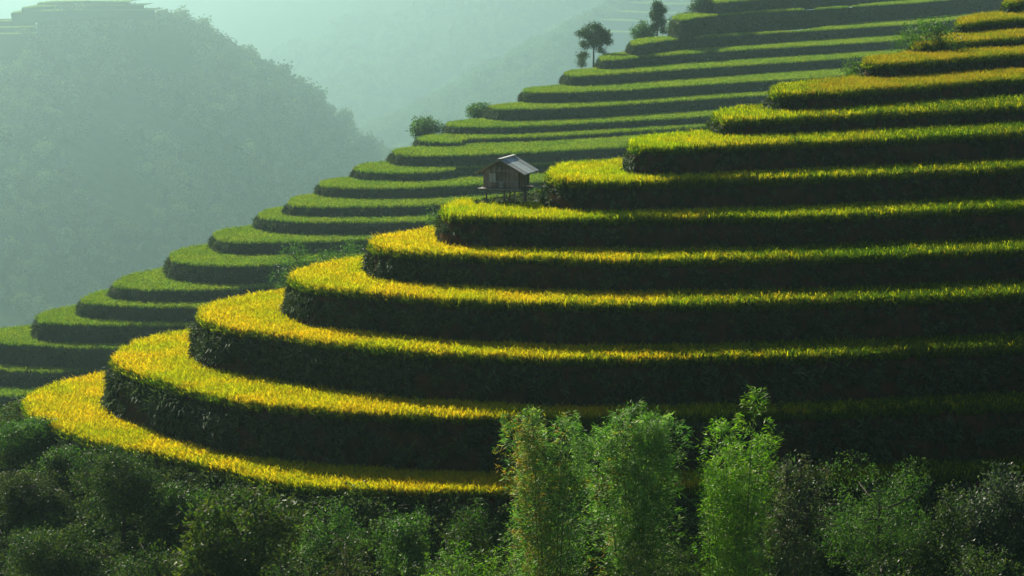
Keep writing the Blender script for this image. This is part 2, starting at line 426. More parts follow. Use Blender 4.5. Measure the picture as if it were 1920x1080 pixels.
GOLD = [(0.40, 0.41, 0.012), (0.54, 0.47, 0.012), (0.24, 0.34, 0.015)]
GOLDH = [(0.85, 0.66, 0.01), (0.88, 0.64, 0.01), (0.80, 0.68, 0.012), (0.78, 0.42, 0.01), (0.80, 0.66, 0.01), (0.74, 0.66, 0.012)]
LIME = [(0.34, 0.46, 0.012), (0.44, 0.48, 0.012), (0.24, 0.40, 0.014)]
LIMEH = [(0.74, 0.66, 0.01), (0.62, 0.64, 0.01), (0.56, 0.6, 0.012), (0.8, 0.56, 0.01)]
OCHRE = [(0.18, 0.24, 0.02), (0.25, 0.26, 0.02), (0.12, 0.18, 0.02)]
OCHREH = [(0.46, 0.33, 0.02), (0.48, 0.36, 0.02), (0.42, 0.24, 0.02), (0.38, 0.36, 0.02)]
GREEN = [(0.08, 0.19, 0.02), (0.12, 0.26, 0.022), (0.18, 0.30, 0.025)]
STEM = [(0.07, 0.16, 0.012), (0.10, 0.19, 0.014), (0.15, 0.21, 0.014), (0.05, 0.11, 0.012)]  # dark green: edge stems, and the shade painted into the right-hand rice
GREENH = [(0.26, 0.38, 0.025), (0.36, 0.44, 0.03), (0.17, 0.28, 0.025)]
SRC = {}
def sources(key, name, parent, loc, makers, mat):
    lst = []
    for k, (V, F, C) in enumerate(makers):
        o = link(name, np_mesh(name, V, F, mat, C), parent, (loc[0]+0.3*k, loc[1], loc[2]))
        o['kind'] = 'stuff'; lst.append(o)
    SRC[key] = (scatter_group('scatter_' + key, lst), len(lst))

# --------------------------------------------------- build the terraces
ORD = ['lowest', 'second', 'third', 'fourth', 'fifth', 'sixth', 'seventh', 'eighth', 'ninth', 'tenth', 'eleventh', 'twelfth', 'thirteenth', 'fourteenth', 'fifteenth',
       'sixteenth', 'seventeenth', 'eighteenth', 'nineteenth', 'twentieth', 'twenty-first', 'topmost']
T_LABEL = [
 'lowest near rice terrace, a thin gold strip curving just above the bushes',
 'second lowest near rice terrace, gold at its tip above the leafiest bank',
 'third near rice terrace from the bottom, wide golden tip over an earthy bank',
 'fourth near rice terrace from the bottom, bright yellow and orange tip',
 'fifth near rice terrace from the bottom, next below the hut terrace',
 'yellow rice terrace in front of the stilted wooden hut',
 'yellow-green rice terrace whose rounded end stands just beside the hut',
 'yellow-green rice terrace, next above the one beside the hut',
 'green-fronted rice terrace, second above the one beside the hut',
 'rice terrace with a short green end and an ochre row, fifth from the top right',
 'ochre rice terrace with a bushy end, fourth from the top right corner',
 'ochre rice terrace, third from the top right corner',
 'short ochre rice terrace, second from the top right corner',
 'small rice terrace cut off by the top right corner of the view',
 'highest rice terrace of the near hill, above the top right corner',
]
HUT_D = None
t6z = T_PX[5]['z']
hut_c = at_z(950, 373, t6z)                       # where the rice stops in front of the hut
HUT_YAW = R(-20)
HUT_POS = np.array([hut_c[0]-0.02, hut_c[1] + 2.1, t6z - RICE_H])

def rice_points(a, nxt, gap, inset, view=(-250, 2170), yback=26, exclude=None):
    poly = a['poly']; L = a['vis']
    x0, x1 = L[:, 0].min()-0.5, min(L[:, 0].max(), 1e9); y0 = L[:, 1].min()-0.5
    y1 = L[:, 1].max() + yback
    x1 = min(x1, 0.36*y1); gx, gy = np.meshgrid(np.arange(x0, x1, gap), np.arange(y0, y1, gap))
    X = np.c_[gx.ravel(), gy.ravel()] + RNG.uniform(-0.5, 0.5, (gx.size, 2))*gap
    z = np.full(len(X), a['z'])
    px, py = to_px(np.c_[X, z])
    X = X[(px > view[0]) & (px < view[1])]
    X = X[inside(poly, X)]
    if nxt is not None:
        X = X[~inside(nxt['poly'], X)]
        X = X[seg_dist(nxt['line'], X) > 0.45*nxt.get('bt', 1)]
        # nothing of the bed beyond the next bank's far flank is needed
        far = seg_dist(nxt['vis'], X) < 14*nxt.get('bt', 1)
        far |= seg_dist(L, X) < 6
        X = X[far]
    else:
        X = X[seg_dist(L, X) < 8]
    X = X[seg_dist(a['line'], X) > inset]
    if exclude is not None: X = X[~exclude(X)]
    return X
def hut_excl(X):
    d = X - HUT_POS[:2]; c, s = math.cos(-HUT_YAW), math.sin(-HUT_YAW)
    u = d[:, 0]*c - d[:, 1]*s; v = d[:, 0]*s + d[:, 1]*c
    behind = (X[:, 1] > hut_c[1]+0.15) & (X[:, 0] > hut_c[0]-2.4) & (X[:, 0] < hut_c[0]+6)
    return behind | ((np.abs(u) < 2.1) & (np.abs(v) < 2.0))

def weeds_on_bank(a, zlow, batter, per_m2, smin, smax, stuffname, key, parent, xlim=None):
    line, n = a['line'], a['nrm']
    z = a['z'] - RICE_H*a.get('rs', 1)
    s = np.r_[0, np.cumsum(np.linalg.norm(np.diff(line, axis=0), axis=1))]
    Ltot = min(s[-1], s[len(a['vis'])-1] + 12)
    H = z - zlow
    cnt = int(Ltot*H*per_m2)
    u = RNG.uniform(0, Ltot, cnt); h = RNG.uniform(0.16, 0.97, cnt)
    x = np.interp(u, s, line[:, 0]); y = np.interp(u, s, line[:, 1])
    nx = np.interp(u, s, n[:, 0]); ny = np.interp(u, s, n[:, 1])
    off = batter*(h**0.8) - 0.05
    P = np.c_[x+nx*off, y+ny*off, z - h*H]
    px, py = to_px(P); keep = (px > -250) & (px < 2170)
    # patchy cover: bare red earth shows low on the banks
    nz = np.array([noise.noise(Vector((p[0]*0.35, p[1]*0.35, p[2]*0.9))) for p in P])
    keep &= (nz > -0.12 - 0.5*(1-h)) & (RNG.uniform(0, 1, cnt) < 1.2 - 0.7*h)
    # thickest round the open tips, thin on the shaded fronts
    keep &= RNG.uniform(0, 1, cnt) < np.clip(0.75 - 0.55*(-nx - 0.0 < 0.35), 0.3, 1) + 0.12*(nz > 0.2)
    P = P[keep]; nx = nx[keep]; ny = ny[keep]; nz = nz[keep]
    tilt = R(55) + RNG.normal(0, 0.25, len(P))
    az = np.arctan2(ny, nx) + RNG.normal(0, 0.35, len(P))
    # instance z axis leans outward: rotate about Y by tilt then about Z by az
    turn = np.c_[np.zeros(len(P)), tilt, az]
    sz = RNG.uniform(smin, smax, len(P))*(1+0.5*np.clip(nz, 0, 1))
    return scatter(stuffname, P, turn, sz, SRC[key][1], SRC[key][0], parent)

WEEDC = [(0.03, 0.06, 0.018), (0.045, 0.085, 0.025), (0.022, 0.045, 0.016), (0.075, 0.13, 0.04)]
near_roots = []
prev_low = T_PX[0]['z'] - RICE_H - 3.2
for i, a in enumerate(T_PX):
    root = empty('rice_terrace', (*a['vis'][len(a['vis'])//2], a['z'] - RICE_H)); near_roots.append(root)
    # children keep world coordinates: parent at origin offset
    root.location = (0, 0, 0)
    tag(root, T_LABEL[i], 'rice terrace', 'rice terraces stepping up the near hillside')
    zl = prev_low - 0.25
    a['zl'] = zl
    bank, bed = terrace_mesh(a, zl, 0.55 if i else 1.6, M['bank'], M['soil'], 0.24, 0.42)
    link('bank', bank, root); link('bed', bed, root)
    prev_low = a['z'] - RICE_H
r0 = near_roots[0]
k0 = vis_at(T_PX[0], 640); p0 = T_PX[0]['vis'][k0]; zb = T_PX[0]['z'] - RICE_H
def tufts(c, hc, head, n=20, h=0.82, w=0.038, seed=0, k=4, rad=0.2):
    return [blades(n, rad, h, w, 0.35, c, head, hc, seed=seed+j) for j in range(k)]
nrm0 = T_PX[0]['nrm'][k0]
loc0 = (p0[0]-nrm0[0]*0.6, p0[1]-nrm0[1]*0.6, zb)
sources('gold', 'rice_tuft', r0, loc0, tufts(GOLD, GOLDH, 0.6, seed=1), M['rice_gold'])
sources('lime', 'rice_tuft', near_roots[6], (T_PX[6]['vis'][vis_at(T_PX[6], 1250)][0], T_PX[6]['vis'][vis_at(T_PX[6], 1250)][1]+0.8, T_PX[6]['z']-RICE_H), tufts(LIME, LIMEH, 0.5, seed=20), M['rice_gold'])
sources('ochre', 'rice_tuft', near_roots[10], (T_PX[10]['vis'][vis_at(T_PX[10], 1800)][0], T_PX[10]['vis'][vis_at(T_PX[10], 1800)][1]+0.8, T_PX[10]['z']-RICE_H), tufts(OCHRE, OCHREH, 0.6, seed=40), M['rice_gold'])
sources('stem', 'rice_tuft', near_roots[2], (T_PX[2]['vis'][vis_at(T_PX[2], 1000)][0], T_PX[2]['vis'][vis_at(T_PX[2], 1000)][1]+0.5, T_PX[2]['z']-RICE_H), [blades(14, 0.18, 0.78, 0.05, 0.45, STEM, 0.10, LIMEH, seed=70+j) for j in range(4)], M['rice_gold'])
def fern(seed, n=14):
    V, F, C = blades(n, 0.10, 0.62, 0.085, 0.9, WEEDC, droop=0.6, segs=3, seed=seed); return V, F, C
sources('weed', 'weed_tuft', r0, (p0[0]+nrm0[0]*0.4, p0[1]+nrm0[1]*0.4, zb-0.6), [fern(60), fern(61, 18), fern(62, 10), blades(20, 0.16, 0.5, 0.03, 0.7, WEEDC, droop=0.5, segs=2, seed=63)], M['weed'])

def of(key): return [n.inputs['Object'].default_value for n in SRC[key][0].nodes if n.bl_idname == 'GeometryNodeObjectInfo']
# join sockets stack newest first, so instances come out as stem, lime, gold when linked in this order
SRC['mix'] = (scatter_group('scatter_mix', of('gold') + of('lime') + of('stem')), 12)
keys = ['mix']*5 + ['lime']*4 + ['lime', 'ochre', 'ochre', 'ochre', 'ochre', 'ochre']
for i, a in enumerate(T_PX):
    nxt = T_PX[i+1] if i+1 < len(T_PX) else None
    X = rice_points(a, nxt, 0.23 if i < 8 else 0.26, 0.04, exclude=hut_excl if i == 5 else None)
    def put(X, key):
        if len(X) == 0: return
        n = len(X)
        tv = RNG.uniform(0, 2*math.pi, n)
        turn = np.c_[RNG.normal(0, 0.10, n), RNG.normal(0, 0.10, n), tv]
        # the rice leans slowly this way and that over the plot
        nz = np.array([noise.noise(Vector((p[0]*0.25, p[1]*0.25, i*3))) for p in X])
        sz = RNG.uniform(0.85, 1.12, n)*(1 + 0.12*nz)
        P = np.c_[X, np.full(n, a['z'] - RICE_H - 0.02)]
        if key == 'mix':
            # gold on the left; darker green tufts to the right paint in its shade
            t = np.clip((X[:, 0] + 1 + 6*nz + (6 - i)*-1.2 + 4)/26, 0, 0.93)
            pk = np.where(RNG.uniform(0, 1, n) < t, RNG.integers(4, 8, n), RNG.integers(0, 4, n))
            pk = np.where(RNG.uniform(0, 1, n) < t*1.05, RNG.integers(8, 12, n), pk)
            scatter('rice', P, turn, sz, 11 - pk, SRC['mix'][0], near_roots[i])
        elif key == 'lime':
            t = np.clip((X[:, 0] - 8 + 6*nz)/26, 0, 0.92)  # share of dark green tufts grows rightward, shading that side by colour
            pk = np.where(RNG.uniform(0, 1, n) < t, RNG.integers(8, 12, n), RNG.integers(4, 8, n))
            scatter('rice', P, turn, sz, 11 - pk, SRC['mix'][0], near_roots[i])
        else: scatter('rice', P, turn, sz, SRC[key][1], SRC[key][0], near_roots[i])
    if i == 9:   # short green end, ochre row behind and to the right
        px, _ = to_px(np.c_[X, np.full(len(X), a['z'])])
        g = px + RNG.normal(0, 12, len(X)) < 1520
        put(X[g], 'lime'); put(X[~g], 'ochre')
    else: put(X, keys[i])
    # leafy stems leaning out over the edge
    L, nn_ = a['vis'], a['nrm'][:len(a['vis'])]
    s = np.r_[0, np.cumsum(np.linalg.norm(np.diff(L, axis=0), axis=1))]; cnt = int(s[-1]*13)
    u = RNG.uniform(0, s[-1], cnt); q = RNG.uniform(0, 1, cnt)
    ex, ey = np.interp(u, s, nn_[:, 0]), np.interp(u, s, nn_[:, 1])
    P = np.c_[np.interp(u, s, L[:, 0])+ex*(-0.05+0.16*q), np.interp(u, s, L[:, 1])+ey*(-0.05+0.16*q), np.full(cnt, a['z']-RICE_H-0.05)-0.22*q]
    px, _ = to_px(P); kk = (px > -200) & (px < 2120)
    turn = np.c_[np.zeros(cnt), R(6)+R(22)*q, np.arctan2(ey, ex)+RNG.normal(0, .4, cnt)]
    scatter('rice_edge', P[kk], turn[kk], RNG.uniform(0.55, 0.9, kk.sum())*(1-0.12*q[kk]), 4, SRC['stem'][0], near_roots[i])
    weeds_on_bank(a, a['zl'], 0.55 if i else 1.6, 20 if i < 5 else 14, 0.45, 1.35 if i < 3 else 1.0, 'bank_weeds', 'weed', near_roots[i])

# weeds on the trodden ground round the hut
a = T_PX[5]
gx, gy = np.meshgrid(np.arange(hut_c[0]-4, hut_c[0]+8, 0.28), np.arange(hut_c[1]-0.5, hut_c[1]+9, 0.28)); X = np.c_[gx.ravel(), gy.ravel()]
X = X + RNG.uniform(-.1, .1, X.shape); X = X[hut_excl(X) & inside(a['poly'], X) & ~inside(T_PX[6]['poly'], X)]; n = len(X)
scatter('yard_weeds', np.c_[X, np.full(n, a['z']-RICE_H)], np.c_[RNG.normal(0, .2, (n, 2)), RNG.uniform(0, 6.28, n)], RNG.uniform(0.4, 1.0, n), SRC['weed'][1], SRC['weed'][0], near_roots[5])

# distant terraces share coarser tufts
B_NOTE = {2: ', cut by the left edge', 6: ' with the tall overgrown bank', 11: ', stepped beside the hut roof', 17: ', lone tree on its end',
          13: ' with the short lime-green end', 15: ', long and level', 19: ', dark shrubs at its end'}
far_roots = []
prev_low = B_PX[0]['z'] - 0.9 - 4
for i, a in enumerate(B_PX):
    a['rs'] = 1.1; a['bt'] = 1.6
    root = empty('rice_terrace'); far_roots.append(root)
    nm = ORD[i] if i < len(B_PX)-1 else 'topmost'
    tag(root, f'{nm} green rice terrace {"from the bottom " if 0 < i < len(B_PX)-1 else ""}on the far hillside' + B_NOTE.get(i, ''), 'rice terrace', 'rice terraces on the far hillside')
    zl = prev_low - 0.3; a['zl'] = zl
    bank, bed = terrace_mesh(a, zl, 0.9, M['far_bank'], M['soil'], 0.35, 0.3, rows=6)
    link('bank', bank, root); link('bed', bed, root)
    prev_low = a['z'] - RICE_H*1.1
pB = B_PX[7]['vis'][vis_at(B_PX[7], 600)]
sources('green', 'rice_tuft', far_roots[7], (pB[0], pB[1]+1.5, B_PX[7]['z']-0.85), tufts(GREEN, GREENH, 0.5, n=20, h=0.9, w=0.075, seed=80, rad=0.42), M['rice_green'])
sources('farweed', 'weed_tuft', far_roots[7], (pB[0], pB[1]-0.6, B_PX[7]['z']-1.6), [blades(16, 0.3, 0.9, 0.12, 0.8, WEEDC, droop=0.5, segs=2, seed=90+j) for j in range(3)], M['weed'])
for i, a in enumerate(B_PX):
    nxt = B_PX[i+1] if i+1 < len(B_PX) else None
    X = rice_points(a, nxt, 0.5, 0.2, view=(-200, 1960), yback=24)
    n = len(X)
    turn = np.c_[RNG.normal(0, 0.1, n), RNG.normal(0, 0.1, n), RNG.uniform(0, 6.28, n)]
    scatter('rice', np.c_[X, np.full(n, a['z'] - RICE_H*1.1)], turn, RNG.uniform(0.85, 1.2, n), SRC['green'][1], SRC['green'][0], far_roots[i])
    weeds_on_bank(a, a['zl'], 0.9, 4.5, 0.5, 1.1, 'bank_weeds', 'farweed', far_roots[i])

# ------------------------------------------------------------------ terrain
def P3(px, py, d): return at_y(px, py, d*(3.9 if d < 830 else 5.0))
LEFT_RIDGE = [P3(-700, 120, 640), P3(-200, 115, 680), P3(40, 108, 700), P3(80, 40, 715), P3(230, 36, 740), P3(340, 42, 760), P3(440, 105, 775), P3(520, 155, 790), P3(610, 210, 805), P3(690, 285, 815), P3(760, 370, 820), P3(860, 520, 820)]
FAR_RIDGE = [P3(-900, -90, 1700), P3(200, -60, 1600), P3(700, -110, 1500), P3(1250, -170, 1350), P3(2300, -230, 1200)]
SPUR = [P3(1400, -70, 1060), P3(1190, -4, 1010), P3(1090, 66, 960), P3(980, 180, 900), P3(900, 320, 850)]
SPUR2 = [P3(760, -90, 1450), P3(640, 60, 1300), P3(700, 200, 1150)]
RIDGES = [(LEFT_RIDGE, 0.42, 2.4), (FAR_RIDGE, 0.42, 1.0), (SPUR, 0.55, 1.0), (SPUR2, 0.5, 1.0)]
polyT, polyB = T_PX[0]['poly'], B_PX[0]['poly']
lineT, lineB = T_PX[0]['line'][::4], B_PX[0]['line'][::4]
def ridge_h(Xq, line, k, ax):
    # ax > 1: the flanks to either side fall off more steeply than the spur's nose
    best = np.full(len(Xq), -1e9); line = np.array(line)*[ax, 1, 1]; Xq = Xq*[ax, 1]
    for a, b in zip(line[:-1], line[1:]):
        ab = (b-a)[:2]; L = ab@ab
        t = np.clip(((Xq-a[:2])@ab)/L, 0, 1)
        d = np.hypot(Xq[:, 0]-a[0]-t*ab[0], Xq[:, 1]-a[1]-t*ab[1])
        best = np.maximum(best, a[2]+t*(b[2]-a[2]) - k*np.maximum(d-8, 0))
    return best
def terrain_h(Xq, with_kind=False):
    Xq = np.asarray(Xq, float)
    z = np.full(len(Xq), -640.0)
    hills = z.copy()
    for L, k, ax in RIDGES: hills = np.maximum(hills, ridge_h(Xq, L, k, ax))
    nz = np.array([noise.fractal(Vector((x*0.0019, y*0.0019, 1)), 1.0, 2.0, 4) for x, y in Xq])
    rid = hills.copy()
    hills = hills + nz*42*np.clip((Xq[:, 1]-1100)/800, 0, 1)*np.clip(1-(Xq[:, 1]-2100)/700, 0.2, 1)
    z = np.maximum(z, hills)
    camh = -2.2 - 1.15*np.abs(Xq[:, 1]) - 0.1*np.abs(Xq[:, 0]); z = np.maximum(z, camh)
    sT = -(seg_dist(lineT, Xq)); sB = -(seg_dist(lineB, Xq))
    small = np.array([noise.fractal(Vector((x*0.09, y*0.09, 3)), 1.0, 2.0, 3) for x, y in Xq])
    z = np.maximum(z, T_PX[0]['z'] - RICE_H - 1.1 + 0.42*sT + small*0.5)
    z = np.maximum(z, B_PX[0]['z'] - 2.0 + 0.75*sB + small*1.0)
    inT, inB = inside(polyT, Xq), inside(polyB, Xq)
    z[inT] = T_PX[0]['z'] - 4.6
    m = inB & ~inT; z[m] = B_PX[0]['z'] - 5.5
    return z
xs = np.unique(np.r_[-6000:-1080:180, -1080:-400:20, -400:-60:11, -60:60:1.3, 60:400:11, 400:1500:22, 1500:6000:180.0])
ys = np.unique(np.r_[-300:60:14, 60:165:1.3, 165:340:5, 340:1000:24, 1000:3800:22, 3600:6000:60, 6000:13000:200.0])
gx, gy = np.meshgrid(xs, ys); G = np.c_[gx.ravel(), gy.ravel()]
gz = terrain_h(G)
nx_, ny_ = len(xs), len(ys)
I = np.arange(nx_*ny_).reshape(ny_, nx_)
Fg = np.stack([I[:-1, :-1], I[:-1, 1:], I[1:, 1:], I[1:, :-1]], -1).reshape(-1, 4)
ground = link('ground', np_mesh('ground', np.c_[G, gz], Fg, M['ground'], smooth=True))
ground['kind'] = 'structure'
def gh(x, y): return float(terrain_h(np.array([[x, y]]))[0])

# ------------------------------------------------------------------ foliage makers
def leaf_quads(P, D, Nn, Ln, W, C, bend=0.0):
    """diamond leaves at P pointing along D with face normal about Nn"""
    D = D/(np.linalg.norm(D, axis=1)[:, None]+1e-9)
    S = np.cross(D, Nn); S /= np.linalg.norm(S, axis=1)[:, None]+1e-9
    n = len(P); Ln = Ln[:, None]; W = W[:, None]
    V = np.empty((n, 4, 3)); V[:, 0] = P; V[:, 1] = P + D*Ln*0.45 + S*W/2; V[:, 2] = P + D*Ln; V[:, 3] = P + D*Ln*0.45 - S*W/2
    F = np.arange(n*4).reshape(n, 4)
    return V.reshape(-1, 3), F, np.repeat(C, 4, 0)
def rand_dirs(r, n):
    v = r.normal(size=(n, 3)); return v/np.linalg.norm(v, axis=1)[:, None]
def crown(r, blobs, nleaf, leaf, width, cols, droop=0.2, fill=0.35, up=0.3, mix=None):
    """blobs: list of (centre, radii); leaves cluster in sprigs near each blob's skin"""
    vol = np.array([b[1][0]*b[1][1]+b[1][0]*b[1][2] for b in blobs]); vol = vol/vol.sum()
    per = 9; ns = max(1, nleaf//per)
    ch = r.choice(len(blobs), ns, p=vol)
    c = np.array([b[0] for b in blobs])[ch]; rad = np.array([b[1] for b in blobs])[ch]
    d = rand_dirs(r, ns); q = 1 - fill*r.uniform(0, 1, ns)**2*1.0 + r.normal(0, 0.07, ns)
    sprig = c + d*rad*q[:, None]
    col0 = np.array(cols)[r.integers(len(cols), size=ns)]*r.uniform(0.75, 1.25, ns)[:, None]
    if mix is not None: col0 = mix(sprig, col0, r)
    P = np.repeat(sprig, per, 0) + r.normal(0, leaf*0.9, (ns*per, 3))
    out = np.repeat(d, per, 0)
    D = out*0.5 + rand_dirs(r, ns*per)*0.8; D[:, 2] -= droop
    Nn = out*0.6 + rand_dirs(r, ns*per)*0.7; Nn[:, 2] += up
    C = np.repeat(col0, per, 0)*r.uniform(0.8, 1.2, ns*per)[:, None]
    Ln = leaf*r.uniform(0.7, 1.35, ns*per)
    return leaf_quads(P, D, Nn, Ln, Ln*width, C)
def lumpy(r, centre, radii, n, k=0.42, up=0.1):
    out = []
    for _ in range(n):
        d = rand_dirs(r, 1)[0]; d[2] = d[2]*0.9 + up
        q = r.uniform(0.35, 0.98)
        s = k*r.uniform(0.45, 1.15)
        out.append((np.array(centre)+d*np.array(radii)*q, np.array(radii)*s*np.array([1, 1, 0.85])))
    out.append((np.array(centre), np.array(radii)*0.5))
    return out
def branches(H, spread, r, n=6, r0=None, base=0.35):
    r0 = r0 or H*0.025
    mb = MB(); top = Vector((r.normal(0, 0.04)*H, r.normal(0, 0.04)*H, H*0.85))
    mid = Vector((r.normal(0, 0.03)*H, r.normal(0, 0.03)*H, H*0.4))
    mb.tube([Vector((0, 0, -0.4)), mid*0.5, mid, top], [r0*1.3, r0, r0*0.75, r0*0.2], 7)
    for k in range(n):
        t = base + (0.85-base)*k/max(1, n-1)
        a = k*2.4 + r.uniform(-0.4, 0.4)
        p = mid*(t/0.4) if t < 0.4 else mid + (top-mid)*((t-0.4)/0.45)
        e = p + Vector((math.cos(a)*spread*r.uniform(0.5, 0.85), math.sin(a)*spread*r.uniform(0.5, 0.85), H*r.uniform(0.08, 0.2)))
        mb.tube([p, (p+e)/2 + Vector((0, 0, -0.03*H)), e], [r0*0.45, r0*0.3, r0*0.1], 5)
    return mb
def add_tree(name, cat, label, x, y, topz, width, kindf, group=None, seed=0, ground_z=None, mat='leaf', wood='bark', **kw):
    r = np.random.default_rng(seed)
    z0 = gh(x, y) if ground_z is None else ground_z
    root = empty(name, (x, y, z0)); tag(root, label, cat, group)
    H = topz - z0
    kindf(root, H, width, r, mat, wood, **kw)
    return root
DARKG = [(0.03, 0.06, 0.02), (0.05, 0.08, 0.018), (0.025, 0.05, 0.02), (0.08, 0.10, 0.02)]
MIDG = [(0.06, 0.13, 0.02), (0.085, 0.155, 0.025), (0.045, 0.10, 0.03), (0.12, 0.19, 0.06)]
BRIGHTG = [(0.13, 0.28, 0.012), (0.18, 0.32, 0.015), (0.10, 0.22, 0.012), (0.24, 0.36, 0.02)]
BAMG = [(0.12, 0.25, 0.035), (0.17, 0.30, 0.05), (0.08, 0.18, 0.03), (0.27, 0.38, 0.11)]
def broadleaf(root, H, W, r, mat, wood, leaf=0.22, n=9000, cols=DARKG, lw=0.5, low=0.1, lumps=26, k=0.36, mix=None, trunk=True, offx=0, blobs=None):
    if trunk: branches(H*0.92, W*0.4, r, 8, H*0.016+0.03).build('trunk', M[wood], root, True)
    ch = H*(1-low)
    bl = lumpy(r, (offx, 0, H*low + ch*0.5), (W/2, W/2*0.85, ch*0.5), lumps, k)
    if blobs:       # an uneven crown given lump by lump, in fractions of the height
        bl = []
        for bx, bz, rx, rz in blobs:
            bl += lumpy(r, (bx*H, r.uniform(-0.06, 0.06)*H, bz*H), (rx*H, rx*H, rz*H), 6, 0.42, 0)[:6]
    V, F, C = crown(r, bl, n, leaf, lw, cols, mix=mix)
    V[:, 2] = np.where(V[:, 2] > H*1.03, H*1.03 - (V[:, 2]-H*1.03)*0.3, V[:, 2])
    V[:, 2] = np.maximum(V[:, 2], 0.05)
    link('crown', np_mesh('crown', V, F, M[mat], C), root)
def bamboo(root, H, W, r, mat, wood, n=9000, cols=BAMG, leaf=0.24, culms=9, dry=0.0, dryside=-1, low=0.0, taper=0.55, hmin=0.86, hmax=0.99):
    Pl, Dl, Nl, Cl = [], [], [], []
    per = max(30, n//culms)
    for c in range(culms):
        a = r.uniform(0, 6.28); q = math.sqrt(r.uniform(0, 1))
        b = Vector((math.cos(a)*q*W*0.16, math.sin(a)*q*W*0.16, -0.3))
        h = H*(1.0 if c == 0 else r.uniform(hmin, hmax)); dx = math.cos(a)*W*0.34*q*r.uniform(0.8, 1.3); dy = math.sin(a)*W*0.30*q
        if c == 0: dx *= 0.3
        pts = [b + Vector((dx*t**1.7, dy*t**1.7, h*t*(1-0.03*t**6)+0.3)) for t in (0, 0.25, 0.5, 0.7, 0.85, 0.95, 1.0)]
        pts[0] = b
        m = MB(); m.tube(pts, [0.035, 0.034, 0.03, 0.024, 0.016, 0.01, 0.005], 5).build('stem', M[wood], root, True)
        # sprays of narrow leaves along the upper stem
        nn = per//8
        t = r.uniform(max(low, 0.06), 1.0, nn)**0.8
        A = np.array([tuple(p) for p in pts]); tt = np.array([0, 0.25, 0.5, 0.7, 0.85, 0.95, 1.0])
        base = np.c_[np.interp(t, tt, A[:, 0]), np.interp(t, tt, A[:, 1]), np.interp(t, tt, A[:, 2])]
        ang = r.uniform(0, 6.28, nn)
        rmax = W*0.30*np.sqrt(np.clip(1.04 - t**(5.5*taper/0.55), 0.02, 1))*(0.85+0.25*np.sin(t*17+c))
        rr = rmax*r.uniform(0.15, 1.0, nn)**0.6
        S = base + np.c_[np.cos(ang)*rr, np.sin(ang)*rr, rr*0.15 + r.normal(0, 0.1, nn)]
        out = np.c_[np.cos(ang), np.sin(ang), np.full(nn, 0.15)]
        col = np.array(cols)[r.integers(len(cols), size=nn)]*r.uniform(0.75, 1.25, nn)[:, None]
        if dry > 0:
            side = np.clip(0.5 + dryside*S[:, 0]/(W*0.45), 0, 1)*np.clip(1.3 - np.abs(t-0.62)*1.6, 0.2, 1)
            dm = r.uniform(0, 1, nn) < dry*side*1.5
            col[dm] = np.array([(0.50, 0.26, 0.04), (0.50, 0.36, 0.06), (0.36, 0.34, 0.05)])[r.integers(3, size=dm.sum())]
        k = 8
        P = np.repeat(S, k, 0) + r.normal(0, leaf*0.45, (nn*k, 3))
        o = np.repeat(out, k, 0); D = o*0.8 + rand_dirs(r, nn*k)*0.65; D[:, 2] -= 0.15
        Nn = rand_dirs(r, nn*k)*0.7 + o*0.2; Nn[:, 2] += 0.8
        Pl.append(P); Dl.append(D); Nl.append(Nn); Cl.append(np.repeat(col, k, 0)*r.uniform(0.8, 1.2, nn*k)[:, None])
    P, D, Nn, C = map(np.vstack, (Pl, Dl, Nl, Cl))
    Ln = leaf*r.uniform(0.8, 1.5, len(P))
    V, F, C = leaf_quads(P, D, Nn, Ln, Ln*0.2, C)
    link('foliage', np_mesh('foliage', V, F, M[mat], C), root)

def fg(name, cat, label, px, ytop, d, wpx, fn, **kw):
    # stand it a set distance in front of the lowest terrace's edge
    q = sorted(T_PX[0]['p'][:13]); yc = np.interp(px, [v[0] for v in q], [v[1] for v in q])
    d = at_z(px, yc, T_PX[0]['z'])[1] - max(3.5, (126-d)*0.62)
    p = at_y(px, ytop, d)
    return add_tree(name, cat, label, p[0], p[1], p[2], wpx*d/FPX, fn, **kw)

# ---- foreground
fg('bamboo_clump', 'bamboo', 'tall bamboo clump with dry orange leaves down its left side', 1036, 752, 106, 162, bamboo, n=26000, dry=0.22, seed=1, wood='culm', culms=10, group='bamboo clumps in front of the terraces')
fg('bamboo_clump', 'bamboo', 'broad grey-green bamboo clump between the dry-leaved one and the bright green one', 1196, 752, 108, 185, bamboo, n=32000, dry=0.03, seed=2, wood='culm', culms=12, group='bamboo clumps in front of the terraces')
fg('bamboo_clump', 'bamboo', 'tallest bamboo clump, vivid bright green with a narrow feathery top', 1378, 703, 104, 195, bamboo, n=26000, cols=BRIGHTG, seed=13, wood='culm', culms=14, taper=0.4, hmin=0.62, hmax=0.93, group='bamboo clumps in front of the terraces')
SHR = 'bushes and small trees below the terraces'
fg('shrub', 'shrub', 'reddish-grey glossy-leaved shrub right of the bright green bamboo', 1485, 838, 110, 150, broadleaf, n=6500, leaf=0.2, cols=[(0.065, 0.07, 0.045), (0.05, 0.08, 0.035), (0.09, 0.085, 0.06)], seed=4, low=0.2, group=SHR)
fg('shrub', 'shrub', 'wide rounded dark green shrub in front of the lowest terrace, right of the bamboo', 1655, 858, 112, 270, broadleaf, n=14000, leaf=0.17, lw=0.3, cols=MIDG, seed=5, low=0.1, lumps=34, group=SHR)
fg('shrub', 'shrub', 'dark shrub with pale glossy leaves at the right edge', 1870, 868, 114, 150, broadleaf, n=6500, leaf=0.22, cols=[(0.06, 0.08, 0.06), (0.09, 0.1, 0.09), (0.04, 0.06, 0.035)], seed=6, group=SHR)
